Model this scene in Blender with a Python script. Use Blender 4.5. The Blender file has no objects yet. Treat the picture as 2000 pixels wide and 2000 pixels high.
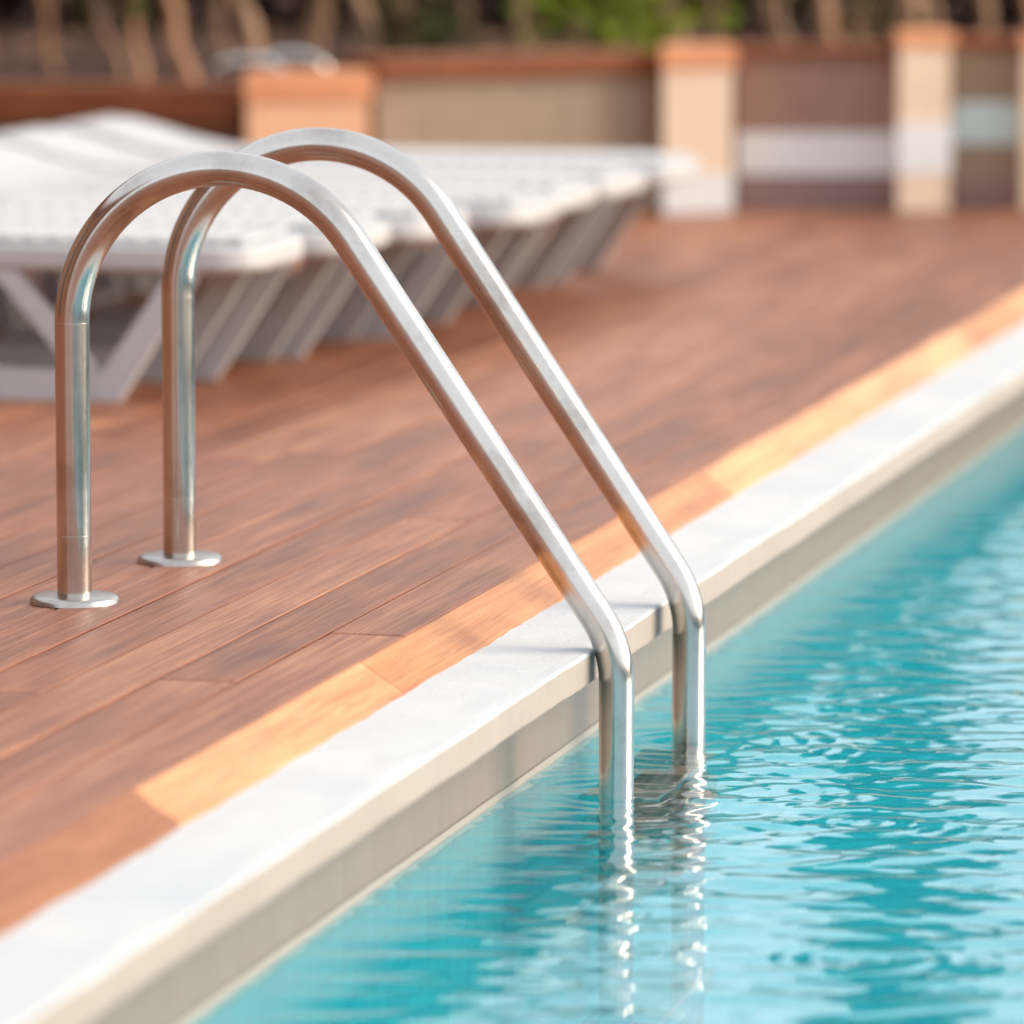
import bpy, bmesh, math, random
import numpy as np
from mathutils import Vector, Matrix
R = math.radians
random.seed(7); rng = np.random.default_rng(11)
sc = bpy.context.scene
COL = sc.collection

# ------------------------------------------------------------ camera
cam_d = bpy.data.cameras.new('camera'); cam = bpy.data.objects.new('camera', cam_d); COL.objects.link(cam)
cam.location = (2.1642, -6.5942, 0.987)
cam.rotation_euler = (R(90 - 7.202), 0, R(13.686))
cam_d.lens = 198.0; cam_d.sensor_width = 36.0; cam_d.sensor_fit = 'HORIZONTAL'
cam_d.clip_start = 0.1; cam_d.clip_end = 2000
cam_d.dof.use_dof = True; cam_d.dof.focus_distance = 6.90; cam_d.dof.aperture_fstop = 3.1
sc.camera = cam

# ------------------------------------------------------------ sky, sun, exposure
SUN_EL = R(24)
SUN_DIR = Vector((math.cos(SUN_EL) * math.cos(R(15)), math.cos(SUN_EL) * math.sin(R(15)), math.sin(SUN_EL)))
w = bpy.data.worlds.new("World"); sc.world = w; w.use_nodes = True
nt = w.node_tree; nt.nodes.clear()
sky = nt.nodes.new('ShaderNodeTexSky'); sky.sky_type = 'NISHITA'; sky.sun_disc = False
sky.sun_elevation = SUN_EL
sky.sun_rotation = math.atan2(SUN_DIR.x, SUN_DIR.y)
sky.air_density = 1.0; sky.dust_density = 2.0; sky.ozone_density = 1.0
hs = nt.nodes.new('ShaderNodeHueSaturation'); hs.inputs['Saturation'].default_value = 0.35
bg = nt.nodes.new('ShaderNodeBackground'); bg.inputs['Strength'].default_value = 0.15
wo = nt.nodes.new('ShaderNodeOutputWorld')
nt.links.new(sky.outputs[0], hs.inputs['Color']); hz = nt.nodes.new('ShaderNodeMix'); hz.data_type = 'RGBA'; hz.inputs[0].default_value = 0.55
hz.inputs[7].default_value = (9.2, 9.6, 10.2, 1)      # thin white haze over the whole sky
nt.links.new(hs.outputs[0], hz.inputs[6]); nt.links.new(hz.outputs[2], bg.inputs[0]); nt.links.new(bg.outputs[0], wo.inputs[0])
sun_d = bpy.data.lights.new('sun', 'SUN'); sun_d.energy = 3.0; sun_d.angle = R(46); sun_d.color = (1.0, 0.82, 0.62)
sun = bpy.data.objects.new('sun', sun_d); COL.objects.link(sun)
sun.rotation_euler = SUN_DIR.to_track_quat('Z', 'Y').to_euler(); sun.location = (8, -1, 4)
sc.view_settings.view_transform = 'Standard'; sc.view_settings.look = 'None'
sc.view_settings.exposure = 0.29; sc.view_settings.gamma = 1.0
sc.render.engine = 'CYCLES'
sc.cycles.use_denoising = True
sc.cycles.max_bounces = 12; sc.cycles.transmission_bounces = 8; sc.cycles.glossy_bounces = 6; sc.cycles.diffuse_bounces = 5
sc.cycles.caustics_refractive = True; sc.cycles.caustics_reflective = False
sc.cycles.sample_clamp_indirect = 8.0

# ------------------------------------------------------------ materials
def mat(name, base=(.5, .5, .5), rough=.5, metal=0.0, spec=.5):
    m = bpy.data.materials.new(name); m.use_nodes = True
    b = m.node_tree.nodes['Principled BSDF']
    b.inputs['Base Color'].default_value = (*base, 1); b.inputs['Roughness'].default_value = rough
    b.inputs['Metallic'].default_value = metal; b.inputs['Specular IOR Level'].default_value = spec
    return m
class NT:
    def __init__(s, m): s.t = m.node_tree; s.b = s.t.nodes['Principled BSDF']
    def n(s, kind, **kw):
        x = s.t.nodes.new(kind)
        for k, v in kw.items():
            if k.startswith('i_'): x.inputs[k[2:].replace('_', ' ')].default_value = v
            else: setattr(x, k, v)
        return x
    def l(s, a, b): s.t.links.new(a, b)
    def coord(s, scale=(1, 1, 1), loc=(0, 0, 0)):
        g = s.n('ShaderNodeNewGeometry'); mp = s.n('ShaderNodeMapping')
        mp.inputs['Scale'].default_value = scale; mp.inputs['Location'].default_value = loc
        s.l(g.outputs['Position'], mp.inputs['Vector']); return mp.outputs[0]
    def noise(s, vec, scale, detail=4, rough=.55):
        x = s.n('ShaderNodeTexNoise'); x.inputs['Scale'].default_value = scale; x.inputs['Detail'].default_value = detail
        x.inputs['Roughness'].default_value = rough; s.l(vec, x.inputs['Vector']); return x.outputs['Fac']
    def ramp(s, fac, stops):
        r = s.n('ShaderNodeValToRGB'); el = r.color_ramp.elements
        while len(el) < len(stops): el.new(.5)
        for e, (p, c) in zip(el, stops): e.position = p; e.color = (*c, 1)
        s.l(fac, r.inputs[0]); return r.outputs[0]
    def math(s, op, a, b=None, c=None):
        x = s.n('ShaderNodeMath', operation=op)
        for i, v in enumerate((a, b, c)):
            if v is None: continue
            if isinstance(v, (int, float)): x.inputs[i].default_value = v
            else: s.l(v, x.inputs[i])
        return x.outputs[0]
    def mix(s, fac, a, b, mode='MIX'):
        x = s.n('ShaderNodeMix', data_type='RGBA', blend_type=mode)
        for sock, v in ((x.inputs[0], fac), (x.inputs[6], a), (x.inputs[7], b)):
            if isinstance(v, (int, float)): sock.default_value = v
            elif isinstance(v, tuple): sock.default_value = (*v, 1)
            else: s.l(v, sock)
        return x.outputs[2]
    def bump(s, h, strength=.3, dist=.002):
        x = s.n('ShaderNodeBump'); x.inputs['Strength'].default_value = strength; x.inputs['Distance'].default_value = dist
        s.l(h, x.inputs['Height']); s.l(x.outputs[0], s.b.inputs['Normal'])

def wood_mat(name, dark, mid, light, rough=.42, spec=.5, streak=(95, 1.5, 95)):
    m = mat(name, mid, rough, spec=spec); q = NT(m)
    at = q.n('ShaderNodeAttribute', attribute_name='tone'); sep = q.n('ShaderNodeSeparateColor'); q.l(at.outputs['Color'], sep.inputs[0])
    g = q.n('ShaderNodeNewGeometry')
    off = q.n('ShaderNodeCombineXYZ'); q.l(q.math('MULTIPLY', sep.outputs[1], 37.0), off.inputs[0]); q.l(q.math('MULTIPLY', sep.outputs[2], 23.0), off.inputs[1])
    add = q.n('ShaderNodeVectorMath', operation='ADD'); q.l(g.outputs['Position'], add.inputs[0]); q.l(off.outputs[0], add.inputs[1])
    mp = q.n('ShaderNodeMapping'); mp.inputs['Scale'].default_value = streak; q.l(add.outputs[0], mp.inputs[0])
    mp2 = q.n('ShaderNodeMapping'); mp2.inputs['Scale'].default_value = (9, 1.6, 9); q.l(add.outputs[0], mp2.inputs[0])
    mp3 = q.n('ShaderNodeMapping'); mp3.inputs['Scale'].default_value = (260, 5, 260); q.l(add.outputs[0], mp3.inputs[0])
    n1 = q.noise(mp.outputs[0], 1.0, 5, .6); n2 = q.noise(mp2.outputs[0], 1.0, 5, .62); n3 = q.noise(mp3.outputs[0], 1.0, 3, .6)
    f = q.math('ADD', q.math('MULTIPLY', n1, .50), q.math('MULTIPLY', n2, .55))
    f = q.math('ADD', f, q.math('MULTIPLY', q.math('SUBTRACT', n3, .5), .55))
    f = q.math('ADD', f, q.math('MULTIPLY', q.math('SUBTRACT', sep.outputs[0], .5), .15))
    c = q.ramp(f, [(.30, dark), (.52, mid), (.78, light)])
    # dark fine checks and specks
    c = q.mix(q.math('MULTIPLY', q.math('GREATER_THAN', n3, .70), .55), c, tuple(x * .45 for x in dark))
    q.l(c, q.b.inputs['Base Color'])
    q.l(q.math('ADD', rough - .08, q.math('MULTIPLY', n2, .18)), q.b.inputs['Roughness'])
    q.bump(q.math('ADD', q.math('MULTIPLY', n1, .7), n3), .45, .0012)
    return m
M = {}
M['deck'] = wood_mat('deck_wood', (.125, .042, .021), (.28, .102, .050), (.52, .24, .12), .46, .40)

def edging_mat():
    m = wood_mat('edging_wood', (.40, .165, .062), (.60, .30, .125), (.70, .395, .185), .42, .4, (34, 1.6, 34))
    q = NT(m); at = q.n('ShaderNodeAttribute', attribute_name='tint')
    src = q.b.inputs['Base Color'].links[0].from_socket
    q.l(q.mix(1.0, src, at.outputs['Color'], 'MULTIPLY'), q.b.inputs['Base Color']); return m
M['edging'] = edging_mat()

def steel():
    m = mat('brushed_steel', (.74, .71, .68), .16, 1.0); q = NT(m)
    v = q.coord((40, 40, 40)); n = q.noise(v, 1.0, 5, .6)
    v2 = q.coord((9, 9, 9)); n2 = q.noise(v2, 1.0, 6, .65)
    q.l(q.ramp(n2, [(.30, (.42, .385, .35)), (.5, (.585, .555, .52)), (.8, (.65, .62, .595))]), q.b.inputs['Base Color'])
    q.l(q.math('ADD', .075, q.math('ADD', q.math('MULTIPLY', n, .06), q.math('MULTIPLY', n2, .12))), q.b.inputs['Roughness'])
    q.bump(n, .05, .0004)
    return m
M['steel'] = steel()

def coping_mat():
    m = mat('painted_coping', (.82, .82, .80), .62); q = NT(m)
    g = q.n('ShaderNodeNewGeometry'); s = q.n('ShaderNodeSeparateXYZ'); q.l(g.outputs['Position'], s.inputs[0])
    nb = q.noise(q.coord((9, 7, 9)), 1.0, 4, .55)
    nf = q.noise(q.coord((140, 140, 140)), 1.0, 4, .6)
    nl = q.noise(q.coord((3, 3, 3)), 1.0, 5, .6)
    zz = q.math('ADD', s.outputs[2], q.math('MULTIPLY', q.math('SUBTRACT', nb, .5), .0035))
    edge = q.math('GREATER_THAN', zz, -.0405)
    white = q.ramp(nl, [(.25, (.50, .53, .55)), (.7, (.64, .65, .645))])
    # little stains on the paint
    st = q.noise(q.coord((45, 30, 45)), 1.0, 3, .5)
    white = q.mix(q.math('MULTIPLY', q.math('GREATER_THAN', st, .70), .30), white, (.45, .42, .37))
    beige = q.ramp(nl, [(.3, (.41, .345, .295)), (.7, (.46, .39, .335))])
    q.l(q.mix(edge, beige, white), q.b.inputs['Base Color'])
    q.bump(q.math('ADD', nf, nb), .5, .002); return m
M['coping'] = coping_mat()

def pool_mat():
    m = mat('pool_tile', (.1, .6, .65), .35); q = NT(m)
    g = q.n('ShaderNodeNewGeometry'); s = q.n('ShaderNodeSeparateXYZ'); q.l(g.outputs['Position'], s.inputs[0])
    # grout grid in all three directions, 4.6 cm tiles
    def line(axis, pitch, wdt=.0022):
        fr = q.math('PINGPONG', s.outputs[axis], pitch / 2)
        return q.math('LESS_THAN', fr, wdt)
    sn = q.n('ShaderNodeSeparateXYZ'); q.l(g.outputs['Normal'], sn.inputs[0])
    flatn = q.math('GREATER_THAN', q.math('ABSOLUTE', sn.outputs[2]), .5)
    sidex = q.math('GREATER_THAN', q.math('ABSOLUTE', sn.outputs[0]), .5)
    lx = q.math('MULTIPLY', line(0, .046), q.math('SUBTRACT', 1.0, sidex))
    ly = line(1, .046)
    lz = q.math('MULTIPLY', line(2, .046), q.math('SUBTRACT', 1.0, flatn))
    grout = q.math('MAXIMUM', lx, q.math('MAXIMUM', ly, lz))
    n = q.noise(q.coord((2.2, 2.2, 2.2)), 1.0, 5, .6)
    vor = q.n('ShaderNodeTexWhiteNoise', noise_dimensions='3D')
    sn2 = q.n('ShaderNodeVectorMath', operation='SNAP'); q.l(g.outputs['Position'], sn2.inputs[0]); sn2.inputs[1].default_value = (.046, .046, .046)
    q.l(sn2.outputs[0], vor.inputs['Vector'])
    teal = q.ramp(q.math('ADD', q.math('MULTIPLY', n, .6), q.math('MULTIPLY', vor.outputs['Value'], .4)),
                  [(.25, (.006, .54, .66)), (.75, (.030, .70, .80))])
    teal = q.mix(q.math('MULTIPLY', grout, .30), teal, (.04, .22, .25))
    # dry tile above the water line, with a scum line and a pale strip
    nz = q.noise(q.coord((7, 7, 7)), 1.0, 4, .6)
    zz = q.math('ADD', s.outputs[2], q.math('MULTIPLY', q.math('SUBTRACT', nz, .5), .004))
    nv = q.noise(q.coord((22, 22, 2.0)), 1.0, 4, .6)
    dry = q.ramp(nv, [(.25, (.275, .210, .170)), (.75, (.315, .245, .200))])  # darkened base colour carries part of the shade under the coping overhang
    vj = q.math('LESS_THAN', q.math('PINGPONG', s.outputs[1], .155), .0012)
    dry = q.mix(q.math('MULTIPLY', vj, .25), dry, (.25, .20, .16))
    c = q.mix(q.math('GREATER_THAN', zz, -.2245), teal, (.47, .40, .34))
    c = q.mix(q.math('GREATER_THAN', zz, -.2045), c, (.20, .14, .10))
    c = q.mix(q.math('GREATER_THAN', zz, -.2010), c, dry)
    q.l(c, q.b.inputs['Base Color']); return m
M['pool'] = pool_mat()

def water_mat():
    # clear water: Fresnel reflection over a partly refracted, partly straight view of the basin, so that daylight reaches the tiles
    m = bpy.data.materials.new('pool_water'); m.use_nodes = True; t = m.node_tree; t.nodes.clear()
    N = t.nodes.new; L = t.links.new
    o = N('ShaderNodeOutputMaterial'); fr = N('ShaderNodeFresnel'); fr.inputs['IOR'].default_value = 1.68
    rf = N('ShaderNodeBsdfRefraction'); rf.inputs['IOR'].default_value = 1.333; rf.inputs['Roughness'].default_value = 0; rf.inputs['Color'].default_value = (.95, 1, 1, 1)
    tr = N('ShaderNodeBsdfTransparent'); tr.inputs['Color'].default_value = (.93, 1, 1, 1)
    gl = N('ShaderNodeBsdfGlossy'); gl.inputs['Roughness'].default_value = 0.0; gl.inputs['Color'].default_value = (1, 1, 1, 1)
    a = N('ShaderNodeMixShader'); a.inputs[0].default_value = .40; L(rf.outputs[0], a.inputs[1]); L(tr.outputs[0], a.inputs[2])
    b = N('ShaderNodeMixShader'); 
    ge = N('ShaderNodeNewGeometry'); sel = N('ShaderNodeMix'); L(ge.outputs['Backfacing'], sel.inputs[0]); L(fr.outputs[0], sel.inputs[2]); sel.inputs[3].default_value = .04
    L(sel.outputs[0], b.inputs[0]); L(a.outputs[0], b.inputs[1]); L(gl.outputs[0], b.inputs[2])
    L(b.outputs[0], o.inputs[0]); return m
M['water'] = water_mat()

def rough_mat(name, a, b, scale=12, rough=.7, bump=.4, bd=.003, spec=.35):
    m = mat(name, a, rough, spec=spec); q = NT(m); n = q.noise(q.coord((scale,) * 3), 1.0, 6, .62)
    q.l(q.ramp(n, [(.3, a), (.72, b)]), q.b.inputs['Base Color']); q.bump(n, bump, bd); return m
M['satin'] = rough_mat('satin_steel', (.40, .37, .34), (.52, .49, .46), 60, .30, .1, .0006)
M['satin'].node_tree.nodes['Principled BSDF'].inputs['Metallic'].default_value = 1.0
M['plastic'] = rough_mat('white_plastic', (.50, .505, .51), (.56, .56, .56), 30, .42, .06, .001, .5)
M['redwall'] = rough_mat('red_brown_render', (.15, .060, .030), (.21, .090, .050), 12)
M['stone'] = rough_mat('brown_stone', (.30, .175, .135), (.38, .235, .185), 18)
M['stone_grey'] = rough_mat('grey_brown_stone', (.29, .215, .15), (.38, .29, .21), 18)
M['cap'] = rough_mat('dark_wood_cap', (.17, .048, .014), (.27, .085, .026), 14, .55)
M['capbright'] = rough_mat('terracotta_cap', (.60, .25, .12), (.78, .36, .18), 14, .6)
M['render'] = rough_mat('cream_render', (.76, .58, .42), (.86, .68, .51), 9, .75)
M['peach'] = rough_mat('peach_render', (.72, .40, .24), (.82, .50, .31), 9, .75)
M['aqua'] = rough_mat('aqua_band', (.52, .68, .67), (.62, .76, .74), 20, .5)
M['band'] = rough_mat('white_band', (.74, .76, .76), (.82, .82, .82), 20, .5)
M['plinth'] = rough_mat('plum_plinth', (.26, .17, .16), (.32, .21, .20), 20, .6)
M['paving'] = rough_mat('cream_paving', (.60, .53, .43), (.70, .63, .52), 6, .7)
M['glass'] = mat('dark_window_glass', (.03, .03, .03), .08)
M['soil'] = rough_mat('planter_soil', (.05, .022, .013), (.11, .048, .028), 9, .9, .8, .02)
M['ground'] = rough_mat('ground', (.20, .15, .10), (.30, .23, .16), 1.5, .95)
M['cane'] = rough_mat('cane_bark', (.30, .17, .10), (.52, .32, .19), 22, .6)
M['caneor'] = rough_mat('orange_cane_bark', (.42, .20, .10), (.66, .36, .20), 22, .6)
def leaf_mat(name, a, b):
    m = mat(name, a, .6, spec=.12); q = NT(m); n = q.noise(q.coord((5, 5, 5)), 1.0, 3)
    q.l(q.ramp(n, [(.35, a), (.65, b)]), q.b.inputs['Base Color'])
    return m
M['hedge'] = leaf_mat('dry_hedge_leaf', (.016, .009, .006), (.060, .028, .018))
M['leaf'] = leaf_mat('fresh_leaf', (.12, .19, .012), (.26, .30, .03))
M['olive'] = leaf_mat('olive_leaf', (.05, .06, .018), (.11, .09, .035))
M['cypress'] = leaf_mat('cypress_leaf', (.022, .045, .016), (.05, .075, .028))

# ------------------------------------------------------------ mesh helpers
class MB:
    def __init__(s): s.v = []; s.f = []; s.c = []; s.sm = []
    def add(s, vs, fs, tone=None, smooth=False):
        o = len(s.v); s.v += [tuple(p) for p in vs]
        for f in fs: s.f.append([i + o for i in f]); s.c.append(tone); s.sm.append(smooth)
    def box(s, x0, x1, y0, y1, z0, z1, tone=None, bev=0):
        if not bev:
            s.add([(x, y, z) for z in (z0, z1) for y in (y0, y1) for x in (x0, x1)],
                  [(0, 2, 3, 1), (4, 5, 7, 6), (0, 1, 5, 4), (2, 6, 7, 3), (0, 4, 6, 2), (1, 3, 7, 5)], tone); return
        b = bev
        ring = lambda d, z: [(x0 + d, y0 + d, z), (x1 - d, y0 + d, z), (x1 - d, y1 - d, z), (x0 + d, y1 - d, z)]
        vs = ring(0, z0) + ring(0, z1 - b) + ring(b, z1)
        fs = [(3, 2, 1, 0), (8, 9, 10, 11)] + [(i, (i + 1) % 4, 4 + (i + 1) % 4, 4 + i) for i in range(4)] + [(4 + i, 4 + (i + 1) % 4, 8 + (i + 1) % 4, 8 + i) for i in range(4)]
        s.add(vs, fs, tone)
    def prism(s, poly, z0, z1, tone=None, bev=0):     # poly counter-clockwise in XY
        n = len(poly); vs = [(x, y, z0) for x, y in poly]
        lay = [z1 - bev] if bev else [z1]
        vs += [(x, y, lay[0]) for x, y in poly]
        if bev:
            cx = sum(p[0] for p in poly) / n; cy = sum(p[1] for p in poly) / n
            for x, y in poly:
                d = math.hypot(x - cx, y - cy); k = 1 - bev / d; vs.append((cx + (x - cx) * k, cy + (y - cy) * k, z1))
        L = len(vs) // n
        fs = [tuple(range(n))[::-1], tuple((L - 1) * n + i for i in range(n))]
        for k in range(L - 1): fs += [(k * n + i, k * n + (i + 1) % n, (k + 1) * n + (i + 1) % n, (k + 1) * n + i) for i in range(n)]
        s.add(vs, fs, tone)
    def plate_xz(s, poly, y0, y1):                     # polygon in XZ extruded along Y
        n = len(poly); vs = [(x, y0, z) for x, z in poly] + [(x, y1, z) for x, z in poly]
        s.add(vs, [tuple(range(n)), tuple(range(n, 2 * n))[::-1]] + [(i, n + i, n + (i + 1) % n, (i + 1) % n) for i in range(n)])
    def tube(s, pts, rad, seg=32, caps=True):
        pts = [Vector(p) for p in pts]; N = len(pts)
        rad = rad if isinstance(rad, (list, tuple)) else [rad] * N
        t0 = (pts[1] - pts[0]).normalized(); a = Vector((0, 1, 0)) if abs(t0.y) < .9 else Vector((1, 0, 0))
        nrm = (a - t0 * a.dot(t0)).normalized(); vs = []; fs = []
        for i, p in enumerate(pts):
            t = (pts[min(i + 1, N - 1)] - pts[max(i - 1, 0)]).normalized()
            nrm = (nrm - t * nrm.dot(t)).normalized(); b = t.cross(nrm)
            for k in range(seg):
                an = 2 * math.pi * k / seg; vs.append(p + (nrm * math.cos(an) + b * math.sin(an)) * rad[i])
        for i in range(N - 1):
            for k in range(seg): fs.append((i * seg + k, i * seg + (k + 1) % seg, (i + 1) * seg + (k + 1) % seg, (i + 1) * seg + k))
        s.add(vs, fs, smooth=True)
        if caps: s.add(vs[:seg], [list(range(seg))[::-1]]); s.add(vs[-seg:], [list(range(seg))])
    def lathe(s, prof, cx, cy, seg=64):                # prof: (r, z) from top centre outwards
        vs = [(cx + r * math.cos(2 * math.pi * k / seg), cy + r * math.sin(2 * math.pi * k / seg), z) for r, z in prof for k in range(seg)]
        fs = [(i * seg + k, (i + 1) * seg + k, (i + 1) * seg + (k + 1) % seg, i * seg + (k + 1) % seg) for i in range(len(prof) - 1) for k in range(seg)]
        s.add(vs, fs, smooth=True)
    def build(s, name, m, parent=None, attr=None):
        me = bpy.data.meshes.new(name); me.from_pydata(s.v, [], s.f); me.update()
        me.materials.append(m); me.polygons.foreach_set('use_smooth', s.sm)
        if any(c is not None for c in s.c):
            ca = me.color_attributes.new(attr or 'tone', 'FLOAT_COLOR', 'CORNER'); arr = []
            for f, c in zip(s.f, s.c): arr += [*(c or (.5, .5, .5)), 1.0] * len(f)
            ca.data.foreach_set('color', arr)
        o = bpy.data.objects.new(name, me); COL.objects.link(o)
        if parent: o.parent = parent
        return o
def tag(o, label=None, cat=None, group=None, kind=None):
    for k, v in (('label', label), ('category', cat), ('group', group), ('kind', kind)):
        if v: o[k] = v
    return o
def thing(name, loc, label, cat, group=None, rz=0):
    o = bpy.data.objects.new(name, None); COL.objects.link(o); o.location = loc; o.rotation_euler = (0, 0, rz); o.empty_display_size = .1
    return tag(o, label, cat, group)
def rnd3(): return (random.random(), random.random(), random.random())

# ------------------------------------------------------------ pool extents
WX, PX1, PY0, PY1, WZ = .560, 3.3, -3.6, 5.75, -.213

# deck of narrow boards laid along the pool
deck = MB(); P = .0952
def boards(x_start, x_end, y0, y1):
    x = x_start
    while x > x_end:
        y = y0 - random.uniform(0, 1.6)
        while y < y1:
            L = random.uniform(2.2, 5.0); a = max(y, y0); b = min(y + L - .0015, y1)
            if b - a > .02:
                dz = random.uniform(-.0008, .0008)
                deck.box(x - P + .0042, x, a, b, -.03, dz, rnd3(), .0016)
            y += L
        x -= P
boards(.470, -5.2, PY0 - 3.5, 7.6)
boards(PX1 + .6, .470 + P, PY0 - 3.5, PY0 - .20)
boards(PX1 + .6, .470 + P, PY1 + .20, 7.6)
pav = MB(); xx = PX1 + .2
while xx < PX1 + 4:
    yy = PY0 - 5
    while yy < 7.6: pav.box(xx + .002, xx + .398, yy, yy + .596, -.03, random.uniform(-.001, .001), None, .002); yy += .6
    xx += .4
tag(pav.build('paving', M['paving']), 'cream stone paving on the far side of the pool', kind='structure')
tag(deck.build('deck', M['deck']), 'red-brown varnished timber deck boards running along the pool', kind='structure')
base = MB(); z = -.034
hx0, hx1, hy0, hy1 = .45, PX1 + .2, PY0 - .18, PY1 + .18
for (a, b, c, d) in ((-400, 400, -400, hy0), (-400, 400, hy1, 600), (-400, hx0, hy0, hy1), (hx1, 400, hy0, hy1)):
    base.add([(a, c, z), (b, c, z), (b, d, z), (a, d, z)], [(0, 1, 2, 3)])
tag(base.build('ground', M['ground']), 'dry ground around and under the deck', kind='structure')

# bevelled honey-coloured edging boards along the deck's edge
ed = MB()
def edging(y0, y1, tint):
    prof = [(.4705, -.001), (.474, .0000), (.479, -.0028), (.500, -.0180), (.522, -.0310), (.5275, -.0360), (.5275, -.060), (.4705, -.060)]
    n = max(2, int((y1 - y0) / .02)); vs = []; k = len(prof)
    for i in range(n + 1):
        y = y0 + (y1 - y0) * i / n
        j = .0007 * math.sin(y * 31) + .0006 * math.sin(y * 77 + 1)
        for (x, zz) in prof: vs.append((x + (j if zz < -.01 else 0), y, zz))
    fs = [(i * k + a, (i + 1) * k + a, (i + 1) * k + (a + 1) % k, i * k + (a + 1) % k) for i in range(n) for a in range(k)]
    fs = [f[::-1] for f in fs]
    fs += [tuple(range(k)), tuple(n * k + a for a in range(k))[::-1]]
    ed.add(vs, fs, tint)
joints = [PY0 - .15, -3.9, -3.0, -2.12, -1.262, -.392, .565, 1.528, 2.66, 3.86, 4.42, 5.2, PY1 + .15]
tints = [(.8, .7, .6), (1, 1, 1), (.9, .8, .7), (.56, .43, .36), (1.06, 1.03, 1.06), (.90, .78, .70), (.92, .80, .72), (1.16, 1.18, 1.22), (1.18, 1.22, 1.30), (.95, .85, .75), (1.2, 1.2, 1.2), (.95, .85, .8)]
for i, tn in enumerate(tints): edging(joints[i] + .0009, joints[i + 1] - .0009, tn)
eo = ed.build('deck_edging', M['edging'], attr='tint')
tag(eo, 'honey and orange bevelled timber edging boards above the white coping', kind='structure')

# white painted coping with a rough arris, overhanging the pool wall
cp = MB()
def wob(y, s=0): return .45 * (.0016 * math.sin(y * 9.3 + s) + .0012 * math.sin(y * 23.1 + 2 * s) + .0008 * math.sin(y * 61 + s) + .0006 * math.sin(y * 131 + 3 * s))
def coping_run():
    ys = np.arange(PY0 - .2, PY1 + .2, .012); prof0 = [(.480, -.0385), (.516, -.0352), (.560, -.0350), (.610, -.0362), (.640, -.0364), (.6560, -.0370), (.6578, -.0380), (.6585, -.0398), (.6585, -.0742), (.600, -.0750), (WX - .02, -.0750)]
    k = len(prof0); vs = []
    for y in ys:
        for j, (x, zz) in enumerate(prof0):
            dx = wob(y, 1.3) if 4 <= j <= 8 else 0
            dz = .5 * wob(y * 1.4 + x * 11, 2.2 + j * .7) if 1 <= j <= 8 else 0
            vs.append((x + dx, y, zz + dz))
    n = len(ys)
    fs = [((i + 1) * k + a, i * k + a, i * k + a + 1, (i + 1) * k + a + 1) for i in range(n - 1) for a in range(k - 1)]
    cp.add(vs, [f[::-1] for f in fs])
coping_run()
cp.box(PX1 - .08, PX1 + .195, PY0 - .2, PY1 + .2, -.0625, -.030)
cp.box(.48, PX1 - .081, PY0 - .195, PY0 + .08, -.0630, -.0335)
cp.box(.48, PX1 - .081, PY1 - .08, PY1 + .195, -.0630, -.0335)
tag(cp.build('pool_coping', M['coping']), 'rough white painted coping with a beige edge along the water', kind='structure')

# pool shell
sh = MB(); zb = -1.25; x0, x1, y0, y1, zt = WX, PX1, PY0, PY1, -.0740
sh.add([(x0, y0, zb), (x1, y0, zb), (x1, y1, zb), (x0, y1, zb)], [(0, 1, 2, 3)])
for a, b in (((x0, y0), (x0, y1)), ((x1, y1), (x1, y0)), ((x1, y0), (x0, y0)), ((x0, y1), (x1, y1))):
    sh.add([(*a, zb), (*b, zb), (*b, zt), (*a, zt)], [(0, 1, 2, 3)])
tag(sh.build('pool_basin', M['pool']), 'turquoise tiled pool basin with a grey-beige wall above the water', kind='structure')

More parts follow.
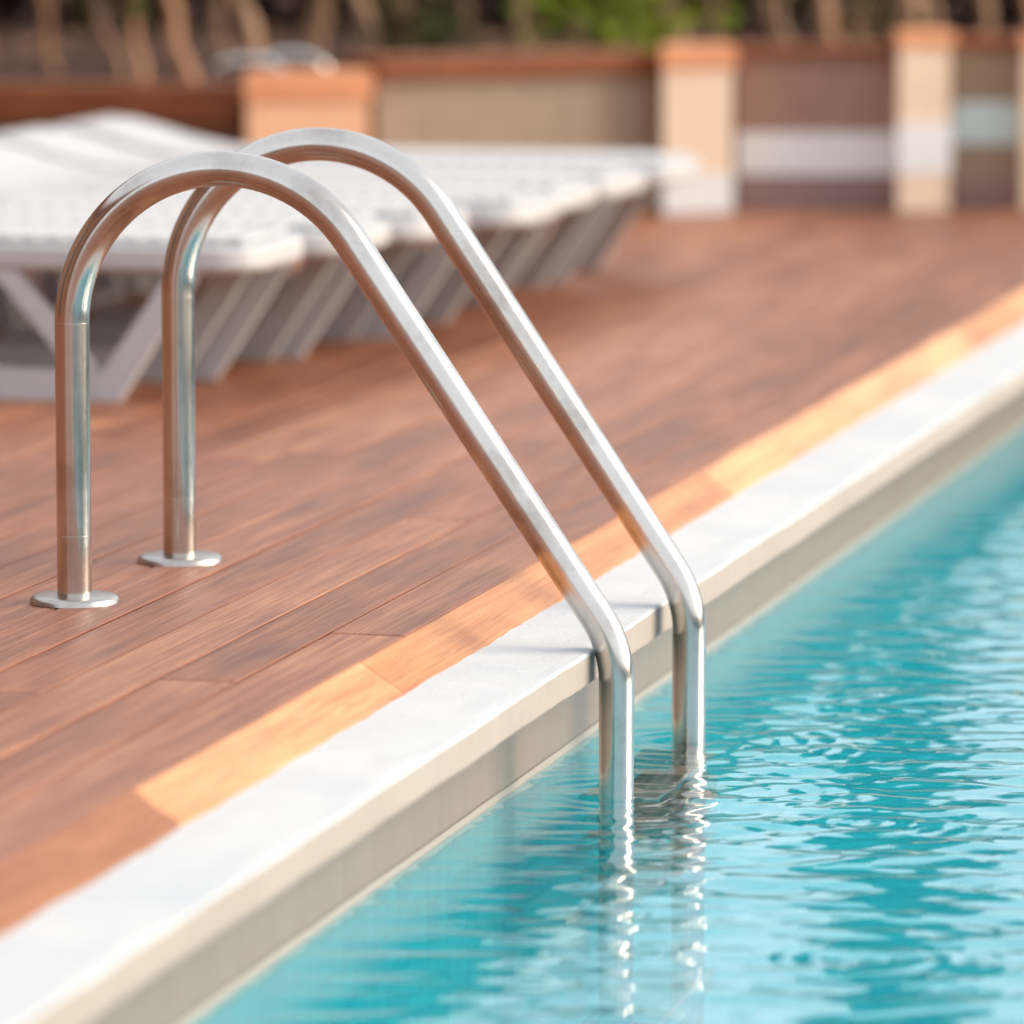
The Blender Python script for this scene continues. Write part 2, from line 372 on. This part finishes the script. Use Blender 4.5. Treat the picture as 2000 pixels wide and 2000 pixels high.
# water: one rippled sheet
def axis(parts):
    out = [];
    for a, b, st in parts: out += list(np.arange(a, b, st))
    return np.array(out + [parts[-1][1]])
def make_water():
    X = axis([(WX - .003, 2.3, .0085), (2.3, 3.2, .02), (3.2, PX1 + .003, .02)])
    Y = axis([(PY0 - .003, -2.6, .05), (-2.6, 1.2, .0080), (1.2, 3.0, .013), (3.0, PY1 + .003, .03)])
    gx, gy = np.meshgrid(X, Y); H = np.zeros_like(gx)
    n = 130
    lam = np.exp(rng.uniform(math.log(.030), math.log(.165), n)); th = rng.normal(R(104), R(23), n); ph = rng.uniform(0, 2 * math.pi, n)
    rms_slope = .104
    per = rms_slope / math.sqrt(n / 2)
    for l, t, p in zip(lam, th, ph):
        kx = 2 * math.pi / l; wgt = per * (1 if l > .05 else .65)
        H += wgt / kx * np.sin(kx * (gx * math.cos(t) + gy * math.sin(t)) + p + .6 * np.sin(gx * 1.7 + gy * 1.3 + p))
    # patches of calmer and rougher water
    patch = .78 + .30 * np.sin(gx * 2.1 + 1.3 * np.sin(gy * .9) + .5) * np.sin(gy * 1.35 + .7 * gx)
    H *= patch * np.clip((gx - WX) / .25, .35, 1)
    for cx, cy, amp, l, dec in ((.689, 0, .0010, .034, .16), (.689, .393, .0010, .034, .16), (1.02, -.12, .0006, .028, .10), (1.35, .33, .0005, .03, .12), (1.15, -.9, .0005, .03, .14), (.95, .75, .0006, .03, .1)):
        r = np.hypot(gx - cx, gy - cy); H += amp * np.sin(2 * math.pi * r / l) * np.exp(-r / dec) * np.clip(r / .03, 0, 1)
    co = np.stack([gx, gy, WZ + H], -1).reshape(-1, 3).astype(np.float32)
    ny, nx = gx.shape; idx = np.arange(ny * nx).reshape(ny, nx)
    f = np.stack([idx[:-1, :-1], idx[:-1, 1:], idx[1:, 1:], idx[1:, :-1]], -1).reshape(-1, 4).astype(np.int32)
    me = bpy.data.meshes.new('water'); me.vertices.add(len(co)); me.vertices.foreach_set('co', co.ravel())
    me.loops.add(f.size); me.loops.foreach_set('vertex_index', f.ravel()); me.polygons.add(len(f))
    me.polygons.foreach_set('loop_start', np.arange(0, f.size, 4, dtype=np.int32)); me.polygons.foreach_set('loop_total', np.full(len(f), 4, dtype=np.int32))
    me.update(calc_edges=True); me.polygons.foreach_set('use_smooth', [True] * len(f)); me.materials.append(M['water'])
    o = bpy.data.objects.new('water', me); COL.objects.link(o)
    tag(o, 'rippled turquoise pool water with pale sky reflections', kind='structure')
make_water()

# ------------------------------------------------------------ pool ladder
def rail_path(dx=0, dz=0):
    r, zc = .195, .346 + dz; pts = [(0, 0, .003)]
    pts += [(0, 0, zc * t) for t in (.3, .6, .85)]
    end = R(34.35)
    for i in range(41):
        a = math.pi - (math.pi - end) * i / 40; pts.append((r + r * math.cos(a), 0, zc + r * math.sin(a)))
    d = Vector((math.sin(end), 0, -math.cos(end)))
    e = Vector(pts[-1]); XL = .689; s = (XL - e.x) / d.x; corner = e + d * s
    Rb = .145; tl = Rb * math.tan((math.pi / 2 - (math.pi / 2 - end)) / 2)
    p1 = corner - d * tl
    for t in (.33, .66): pts.append(tuple(e + (p1 - e) * t))
    cx = p1 - Vector((math.cos(end), 0, math.sin(end))) * Rb
    for i in range(15):
        a = end * (1 - i / 14); pts.append((cx.x + Rb * math.cos(a), 0, cx.z + Rb * math.sin(a)))
    zl = pts[-1][2]
    for zz in (-.3, -.6, -.85): pts.append((XL, 0, zz))
    for i in range(1, 9):
        a = R(90) * i / 8; pts.append((XL - .08 + .08 * math.cos(a), 0, -.85 - .08 * math.sin(a)))
    pts.append((WX - .002, 0, -.93))
    return pts
TR = .0215
lad = thing('pool_ladder', (0, 0, 0), 'polished steel pool ladder with two arched handrails, bolted to the deck in the foreground', 'pool ladder')
for y, dx, dz in ((0, 0, 0), (.393, .016, .007)):
    o = MB(); o.tube([(x + (dx * (1 - .8 * max(0, x)) if zz > -.86 and x > -.01 and not (x < .60 and zz < -.8) else 0), y + yy, zz) for x, yy, zz in rail_path(dx, dz)], TR, 40)
    ro = o.build('rail', M['steel'], lad)
    # welded collars where the bent pipe slips over the post
    j = MB()
    for zz in (.348, .084):
        j = MB(); j.tube([(dx, y, zz - .0004), (dx, y, zz - .0003), (dx, y, zz + .0003), (dx, y, zz + .0004)], [TR - .0001, TR + .00012, TR + .00012, TR - .0001], 40, False)
        j.build('collar', M['steel'], ro)
    f = MB(); f.lathe([(TR - .001, .0102), (.0300, .0100), (.0450, .0094), (.0505, .0088), (.0535, .0074), (.0552, .0048), (.0560, .0002)], dx, y, 72)
    f.build('base_flange', M['satin'], lad)
for zz in (-.248, -.50, -.75):
    t = MB(); t.box(.640, .738, .0225, .3705, zz - .024, zz, bev=.004)
    for k in range(5 if zz > -.3 else 0): t.box(.658 + k * .0135, .663 + k * .0135, .04, .353, zz, zz + .0025)
    t.build('tread', M['steel'], lad)

# ------------------------------------------------------------ sun loungers
def lounger_parts(root, wd):
    # frame slab with rounded plan outline
    fr = MB(); r = .085; L0, L1 = 0.0, -.86
    out = []
    for i in range(11):
        a = -math.pi / 2 + math.pi / 2 * i / 10; out.append((L0 - r + r * math.cos(a), r + r * math.sin(a)))
    for i in range(11):
        a = math.pi / 2 * i / 10; out.append((L0 - r + r * math.cos(a), wd - r + r * math.sin(a)))
    out += [(L1, wd), (L1, 0)]
    n = len(out); cx, cy = -.43, wd / 2
    def ring(ins, z):
        o = []
        for x, y in out:
            dx, dy = x - cx, y - cy; o.append((x - ins * (1 if dx > 0 else -1) * min(1, abs(dx) / .2), y - ins * (1 if dy > 0 else -1), z))
        return o
    vs = []; lays = [(.012, .214), (.003, .219), (0, .226), (0, .250), (.002, .255), (.008, .257)]
    for ins, zz in lays: vs += ring(ins, zz)
    fs = [tuple(range(n))[::-1], tuple((len(lays) - 1) * n + i for i in range(n))]
    for k in range(len(lays) - 1): fs += [(k * n + i, k * n + (i + 1) % n, (k + 1) * n + (i + 1) % n, (k + 1) * n + i) for i in range(n)]
    fr.add(vs, fs, smooth=False); fr.build('seat_frame', M['plastic'], root)
    sl = MB(); x = -.035
    while x > -.84:
        ins = .030 if x < -.08 else .055
        sl.box(x - .030, x, ins, wd - ins, .2600, .2700, bev=.002); x -= .044
    sl.build('seat_slats', M['plastic'], root)
    # raised backrest
    prof = [(-.865, .262), (-.97, .262), (-1.05, .270), (-1.13, .288), (-1.20, .310), (-1.26, .326), (-1.32, .330), (-1.375, .318), (-1.405, .292)]
    bk = MB()
    for side in (0.0, wd - .035):
        vs = []
        for i, (x, zz) in enumerate(prof): vs += [(x, side, zz), (x, side + .035, zz), (x, side + .035, zz - .034), (x, side, zz - .034)]
        fs = [(i * 4 + a, i * 4 + (a + 1) % 4, (i + 1) * 4 + (a + 1) % 4, (i + 1) * 4 + a) for i in range(len(prof) - 1) for a in range(4)]
        fs += [(0, 3, 2, 1), tuple(4 * (len(prof) - 1) + a for a in range(4))]
        bk.add(vs, fs)
    s = 0; px = [p[0] for p in prof][::-1]; pz = [p[1] for p in prof][::-1]
    x = -.875
    while x > -1.37:
        za = float(np.interp(x, px, pz)); zb2 = float(np.interp(x - .036, px, pz))
        bk.add([(x, .034, za), (x, wd - .034, za), (x - .036, wd - .034, zb2), (x - .036, .034, zb2),
                (x, .034, za - .012), (x, wd - .034, za - .012), (x - .036, wd - .034, zb2 - .012), (x - .036, .034, zb2 - .012)],
               [(0, 3, 2, 1)[::-1], (4, 5, 6, 7), (0, 1, 5, 4), (2, 3, 7, 6), (0, 4, 7, 3), (1, 2, 6, 5)])
        x -= .043
    bk.box(-1.412, -1.385, .034, wd - .034, .268, .292)
    bk.build('backrest', M['plastic'], root)
    for y0 in (.0, wd - .030):
        lg = MB(); y1 = y0 + .030; e = .0015
        lg.plate_xz([(-.235, 0), (-.095, .2155), (-.147, .2155), (-.262, .050), (-.287, .0)], y0, y1)
        lg.plate_xz([(-.287 - e, .0), (-.262 - e, .050), (-.72, .050), (-.76, 0)], y0 + .001, y1 - .001)
        if y0 < .1: lg.plate_xz([(-.274, .0515), (-.318, .0515), (-.458, .2155), (-.414, .2155)], y0 + .004, y1 - .004)
        if y0 < .1: lg.plate_xz([(-.45, .0515), (-.49, .0515), (-.63, .2155), (-.59, .2155)], y0 + .006, y1 - .006)
        lg.build('leg_frame', M['plastic'], root)
    br = MB(); br.box(-1.02, -.985, .045, wd - .045, .0, .012); 
    br.plate_xz([(-.98, 0), (-1.03, 0), (-1.06, .255), (-1.03, .255)], .012, .042)
    br.plate_xz([(-.98, 0), (-1.03, 0), (-1.06, .255), (-1.03, .255)], wd - .042, wd - .012)
    br.build('back_leg', M['plastic'], root)
LG = 'white sun loungers in a row on the deck'
labels = ['white plastic sun lounger nearest to the camera, its leg frame showing beside the ladder post',
          'second white sun lounger in the row, just behind the nearest one',
          'third white sun lounger in the row, its foot hidden by the ladder rails',
          'fourth white sun lounger, the middle one of the seven in the row',
          'fifth white sun lounger in the row, its foot seen right of the far ladder rail',
          'sixth white sun lounger, its raised back at the left edge',
          'last white sun lounger in the row, its raised headrest against the brown planter wall']
W = .370
root = thing('sun_lounger', (-.425, 2.250, 0), labels[0], 'sun lounger', LG); lounger_parts(root, W)
spots = [(-.375, 2.640, .985), (-.335, 3.030, .97), (-.255, 3.420, .96), (-.27, 3.815, .955), (-.265, 4.210, .95), (-.235, 4.640, .95)]
lgm = MB(); lgm.plate_xz([(-.235, 0), (-.095, .2155), (-.147, .2155), (-.262, .050), (-.287, .0)], .0, .030)
lgm.plate_xz([(-.2885, .0), (-.2635, .050), (-.72, .050), (-.76, 0)], .001, .029)
plain = lgm.build('leg_frame', M['plastic']); plain_mesh = plain.data; bpy.data.objects.remove(plain)
for lb, (x, y, s) in zip(labels[1:], spots):
    c = root.copy(); COL.objects.link(c); c.location = (x, y, 0); c['label'] = lb; c.scale = (1, 1, s)
    c.rotation_euler = (0, 0, R(random.uniform(-.8, .8)))
    for ch in [o for o in COL.objects if o.parent == root]:
        k = ch.copy(); COL.objects.link(k); k.parent = c
        if ch.name == 'leg_frame': k.data = plain_mesh

# ------------------------------------------------------------ planter walls and pillars
BK = (-.75, 1.1)   # direction in which the bed lies behind the wall
def wall_poly(a, b, t=.16):
    d = Vector((b[0] - a[0], b[1] - a[1])); nrm = Vector((-d.y, d.x)).normalized()
    return [a, b, (b[0] + nrm.x * t, b[1] + nrm.y * t), (a[0] + nrm.x * t, a[1] + nrm.y * t)]
def off(a, b, f, e=0.0):
    d = Vector((b[0] - a[0], b[1] - a[1])).normalized(); n = Vector((d.y, -d.x))
    return (a[0] + n.x * f - d.x * e, a[1] + n.y * f - d.y * e), (b[0] + n.x * f + d.x * e, b[1] + n.y * f + d.y * e)
def planter_wall(a, b, top, capb, mt, label, bands=()):
    t = thing('planter_wall', (*a, 0), label, 'planter wall', 'planter walls at the end of the deck')
    def loc(poly): return [(x - a[0], y - a[1]) for x, y in poly]
    cuts = sorted({z for z0, z1, m_ in bands for z in (z0, z1)})
    m1 = MB(); m1.prism(loc(wall_poly(a, b)), -.03, capb); m1.build('wall', M[mt], t)
    for z0, z1, m_ in bands:
        q = MB(); q.prism(loc(wall_poly(*off(a, b, .004), .004)), z0, z1); q.build('stripe', M[m_], t)
    q = MB(); q.prism(loc(wall_poly(*off(a, b, .02), .2)), capb + .0005, top, bev=.004); q.build('cap', M['cap'], t)
    return t
def pillar(a, b, top, capb, label, band=None, mt='render'):
    a, b = (a[0] * .94 + b[0] * .06, a[1] * .94 + b[1] * .06), (a[0] * .07 + b[0] * .93, a[1] * .07 + b[1] * .93)
    top -= .006
    t = thing('planter_pillar', (*a, 0), label, 'pillar', 'cream pillars between the planter walls')
    def loc(poly): return [(x - a[0], y - a[1]) for x, y in poly]
    def poly(a, b, dpt=.17):
        ux, uy = -.235, .972
        return [a, b, (b[0] + ux * dpt - .02, b[1] + uy * dpt), (a[0] + ux * dpt, a[1] + uy * dpt)]
    m1 = MB(); m1.prism(loc(poly(a, b)), -.03, capb); m1.build('shaft', M[mt], t)
    if band:
        q = MB(); q.prism(loc(poly(*off(a, b, .004, .003), .10)), *band); q.build('stripe', M['band'], t)
    q = MB(); q.prism(loc(poly(*off(a, b, .010, .008), .19)), capb + .0005, top, bev=.004); q.build('cap', M['capbright'], t)
planter_wall((-4.62, 5.438), (-1.569, 6.047), .326, .243, 'redwall', 'brown planter wall behind the headrests, left of the widest pillar')
pillar((-1.543, 5.95), (-1.258, 6.143), .364, .296, 'widest peach pillar with an orange cap, behind the loungers on the left', mt='peach')
planter_wall((-1.281, 6.22), (-.708, 6.72), .387, .333, 'stone_grey', 'grey-brown planter wall between the widest pillar and the middle pillar')
pillar((-.692, 6.621), (-.522, 6.734), .407, .349, 'middle cream pillar with a salmon cap and white foot, at the end of the lounger row', band=(.001, .094))
planter_wall((-.55, 6.861), (-.172, 6.954), .395, .370, 'stone', 'reddish planter wall with a pale stripe, between the middle and the narrow pillar', bands=((.083, .185, 'band'), (.0, .0825, 'plinth')))
pillar((-.157, 6.854), (-.028, 6.937), .438, .396, 'narrow bright cream pillar with an orange cap, right part of the far wall', band=(.09, .213))
planter_wall((-.047, 7.035), (.115, 7.075), .416, .385, 'stone_grey', 'tan planter wall with a pale blue-white stripe at the right edge', bands=((.154, .256, 'aqua'), (.0, .06, 'plinth')))
pillar((.128, 6.975), (.289, 7.066), .429, .391, 'cream pillar cut by the right edge of the photo')
planter_wall((.30, 7.12), (3.2, 7.30), .42, .385, 'stone_grey', 'long planter wall beyond the right edge')
soil = MB()
ft = [(-4.62, 5.59), (-2.75, 5.97), (-1.60, 6.18), (-1.28, 6.36), (-.74, 6.82), (-.55, 7.01), (-.16, 7.10), (.12, 7.21), (.30, 7.27), (3.2, 7.44)]
vs = [(x, y, .285) for x, y in ft] + [(x * 1.3, 13.5, .30) for x, y in ft]; n = len(ft)
soil.add(vs, [(i, i + 1, n + i + 1, n + i) for i in range(n - 1)])
tag(soil.build('planter_soil', M['soil']), 'dark soil of the raised planter bed', kind='structure')

# long brown building beyond the left edge: it shows as the brown sheen on the rails and the dark strip on the water
bd = thing('pool_building', (-4.7, -8, 0), 'long low brown building beyond the left edge, behind the heads of the sun loungers', 'building')
BL = 28.0
q = MB(); q.box(-6, 0, 0, BL, -.03, 2.85); q.build('wall', M['redwall'], bd)
q = MB(); q.box(-6.3, .45, -.4, BL + .4, 2.852, 3.08, bev=.02); q.build('roof', M['cap'], bd)
for k in range(6):
    y = 1.6 + k * 4.3
    f = MB(); f.box(.001, .06, y, y + 2.2, .0, .10); f.box(.001, .06, y, y + 2.2, 2.35, 2.45); f.box(.001, .06, y, y + .09, .1005, 2.3495); f.box(.001, .06, y + 2.11, y + 2.2, .1005, 2.3495); f.box(.001, .06, y + 1.06, y + 1.14, .1005, 2.3495)
    fo = f.build('window', M['cap'], bd)
    g = MB(); g.box(.001, .02, y + .0905, y + 1.0595, .101, 2.349); g.box(.001, .02, y + 1.1405, y + 2.1095, .101, 2.349); g.build('pane', M['glass'], fo)
# far pool handrail behind the widest pillar
hr = thing('pool_handrail', (-1.757, 6.473, .286), 'small arched steel handrails seen blurred above the widest pillar', 'handrail')
def arch(wd, hh, y, xo):
    pts = [(xo, y, 0)]
    for i in range(25):
        a = math.pi * (1 - i / 24) ; pts.append((xo + wd / 2 + wd / 2 * math.cos(a), y + .02 * i / 24, hh - wd * .26 + wd * .26 * math.sin(a)))
    pts.append((xo + wd * 1.02, y + .02, 0)); return pts
for y, xo, wd, hh in ((0, 0, .19, .105), (.045, .11, .16, .118)):
    q = MB(); q.tube(arch(wd, hh - .026, y, xo - .012), .012, 20); q.build('rail', M['steel'], hr)

# ------------------------------------------------------------ canes, hedge, cypress
def leaves(mb, pts, size, flat=.5, squash=1.0):
    for p in pts:
        d = Vector((random.gauss(0, 1), random.gauss(0, 1), random.gauss(0, flat))).normalized()
        s = size * random.uniform(.6, 1.4); side = d.cross(Vector((random.gauss(0, 1), random.gauss(0, 1), random.gauss(0, 1)))).normalized() * s * .22
        p = Vector(p); mb.add([p, p + d * s * .5 + side, p + d * s, p + d * s * .5 - side], [(0, 1, 2, 3)])
canes = [
 (-2.183, 7.099, -.42, .03, .016, 'cane', 'leaning pinkish cane stem, leftmost above the brown planter'),
 (-2.083, 6.917, -.13, .10, .019, 'caneor', 'bright orange cane stem, second from the left above the brown planter'),
 (-1.997, 7.042, -.27, .06, .024, 'caneor', 'thick orange cane stem left of the blurred handrails'),
 (-2.020, 7.448, -.13, .10, .017, 'cane', 'thin tan cane stem standing behind the left end of the blurred handrails'),
 (-1.737, 6.795, -.23, .08, .030, 'cane', 'broad tan cane stem directly above the blurred handrails'),
 (-1.841, 7.698, .02, .14, .026, 'cane', 'dull brown cane stem just right of the blurred handrails'),
 (-1.607, 7.446, -.27, .06, .024, 'cane', 'pale tan cane stem above the right end of the widest pillar'),
 (-1.300, 7.830, -.22, .08, .018, 'cane', 'pinkish cane stem above the middle of the grey-brown wall'),
 (-1.261, 8.252, -.08, .11, .016, 'cane', 'thin yellowish cane stem above the grey-brown wall, left of the green leaves'),
 (-1.134, 8.077, -.08, .11, .016, 'cane', 'thin pinkish cane stem right under the green leaves'),
 (-.949, 8.122, -.27, .06, .032, 'cane', 'broad peach cane stem behind the middle pillar'),
 (-.927, 8.437, -.08, .11, .016, 'cane', 'thin cane stem just right of the middle pillar'),
 (-.680, 8.291, -.32, .05, .020, 'cane', 'tan leaning cane stem above the left half of the striped reddish wall'),
 (-.519, 8.123, -.32, .06, .027, 'caneor', 'orange leaning cane stem above the right half of the striped reddish wall'),
 (-.330, 8.479, -.08, .11, .020, 'cane', 'tan cane stem right of the narrow bright pillar'),
 (-.174, 8.311, .02, .14, .020, 'cane', 'pinkish cane stem above the tan wall at the right edge')]
extra = [(-2.45, 7.35, -.2, .05, .014), (-2.30, 7.9, .05, .1, .02), (-1.93, 7.9, .1, .1, .014), (-1.72, 8.15, -.1, .1, .018), (-1.50, 7.9, .05, .1, .013), (-1.42, 8.4, -.25, .08, .02),
         (-1.02, 8.5, .1, .1, .014), (-.79, 8.6, -.15, .1, .018), (-.60, 8.75, .08, .1, .014), (-.06, 8.6, -.2, .1, .018), (.06, 8.2, .05, .1, .016)]
words = ['first', 'second', 'third', 'fourth', 'fifth', 'sixth', 'seventh', 'eighth', 'ninth', 'tenth', 'eleventh']
canes += [(*e, 'cane' if i % 3 else 'caneor', 'thin cane stem deeper in the planter, %s from the left of the back row' % words[i]) for i, e in enumerate(sorted(extra))]
for x, y, sx, sy, r, mt, lb in canes:
    t = thing('cane_plant', (x, y, .28), lb, 'cane plant', 'cane stems in the planter')
    h = random.uniform(.50, .78)
    q = MB(); pts = []; rad = []
    for i in range(13):
        f = i / 12; pts.append((sx * f * h + .01 * math.sin(i * 1.7 + x * 9), sy * f * h, f * h)); rad.append(r * (1 - .55 * f) * (1.10 if i % 3 == 0 else .96))
    q.tube(pts, [v * .82 for v in rad], 12); q.build('stem', M[mt], t)
    g = MB(); lp = []
    for _ in range(45):
        f = random.uniform(.45, 1.0); lp.append((sx * f * h + random.gauss(0, .07), sy * f * h + random.gauss(0, .07), f * h + random.gauss(0, .04)))
    leaves(g, lp, .10); g.build('foliage', M['olive'], t)
bush = [(-1.02, 7.62, .30, .12, 'leaf', 520, 'bright yellow-green leafy bush above the grey-brown wall, by the middle pillar'),
        (-1.47, 7.40, .11, .06, 'olive', 200, 'low olive-green tuft beside the pale cane right of the widest pillar'),
        (-.62, 8.9, .34, .10, 'olive', 260, 'dark green shrub behind the striped reddish wall, near the narrow pillar')]
for x, y, zo, sp, mt, n, lb in bush:
    t = thing('leafy_bush', (x, y, .28), lb, 'bush')
    g = MB(); leaves(g, [(random.gauss(0, sp), random.gauss(0, sp), .05 + abs(random.gauss(zo * .55, zo * .4))) for _ in range(n)], .055); g.build('foliage', M[mt], t)
    q = MB()
    for k in range(5): q.tube([(0, 0, 0), (random.gauss(0, sp * .4), random.gauss(0, sp * .4), zo * .5), (random.gauss(0, sp * .8), random.gauss(0, sp * .8), zo)], .004, 6)
    q.build('stem', M['cane'], t)
# dense dry hedge closing the view
t = thing('hedge', (-1.5, 10.2, .29), 'dense dark brown hedge closing the view behind the cane stems', 'hedge')
g = MB()
hp = []
for _ in range(11000):
    x = random.uniform(-6, 5.5); z_ = random.uniform(0, 1) ** .9 * (.62 + .10 * math.sin(x * 2.3) + .07 * math.sin(x * 6.1)); hp.append((x, random.gauss(0, .16), z_))
leaves(g, hp, .13); g.build('foliage', M['hedge'], t)
q = MB()
for k in range(46):
    x = -5.8 + k * .25 + random.uniform(-.08, .08); q.tube([(x, 0, -.02), (x + random.gauss(0, .05), 0, .3), (x + random.gauss(0, .10), 0, .58)], [.02, .014, .006], 7)
o = q.build('trunk', M['cane'], t)
# pale fallen leaves and blossoms lying on the soil catch the sun
g = MB(); leaves(g, [(random.uniform(-3, .6), random.uniform(7.4, 9.8), .295 + abs(random.gauss(0, .02))) for _ in range(350)], .045, .15)
tag(g.build('leaf_litter', M['cane']), 'dry fallen leaves scattered on the planter soil', kind='stuff')
# slim cypress
t = thing('cypress_tree', (-.56, 9.35, .28), 'tall slim dark cypress standing behind the narrow bright pillar', 'tree')
q = MB(); q.tube([(0, 0, 0), (0, 0, 1.2), (0, 0, 3.2)], [.05, .04, .01], 10); q.build('trunk', M['cane'], t)
g = MB(); lp = []
for _ in range(6500):
    f = random.random() ** .8; rr = .20 * math.sin(math.pi * min(1, .12 + f * .88)) ** .7 * random.uniform(.3, 1.0); a = random.uniform(0, 6.283)
    lp.append((rr * math.cos(a), rr * math.sin(a), .35 + f * 3.3))
leaves(g, lp, .09, 1.2); g.build('crown', M['cypress'], t)
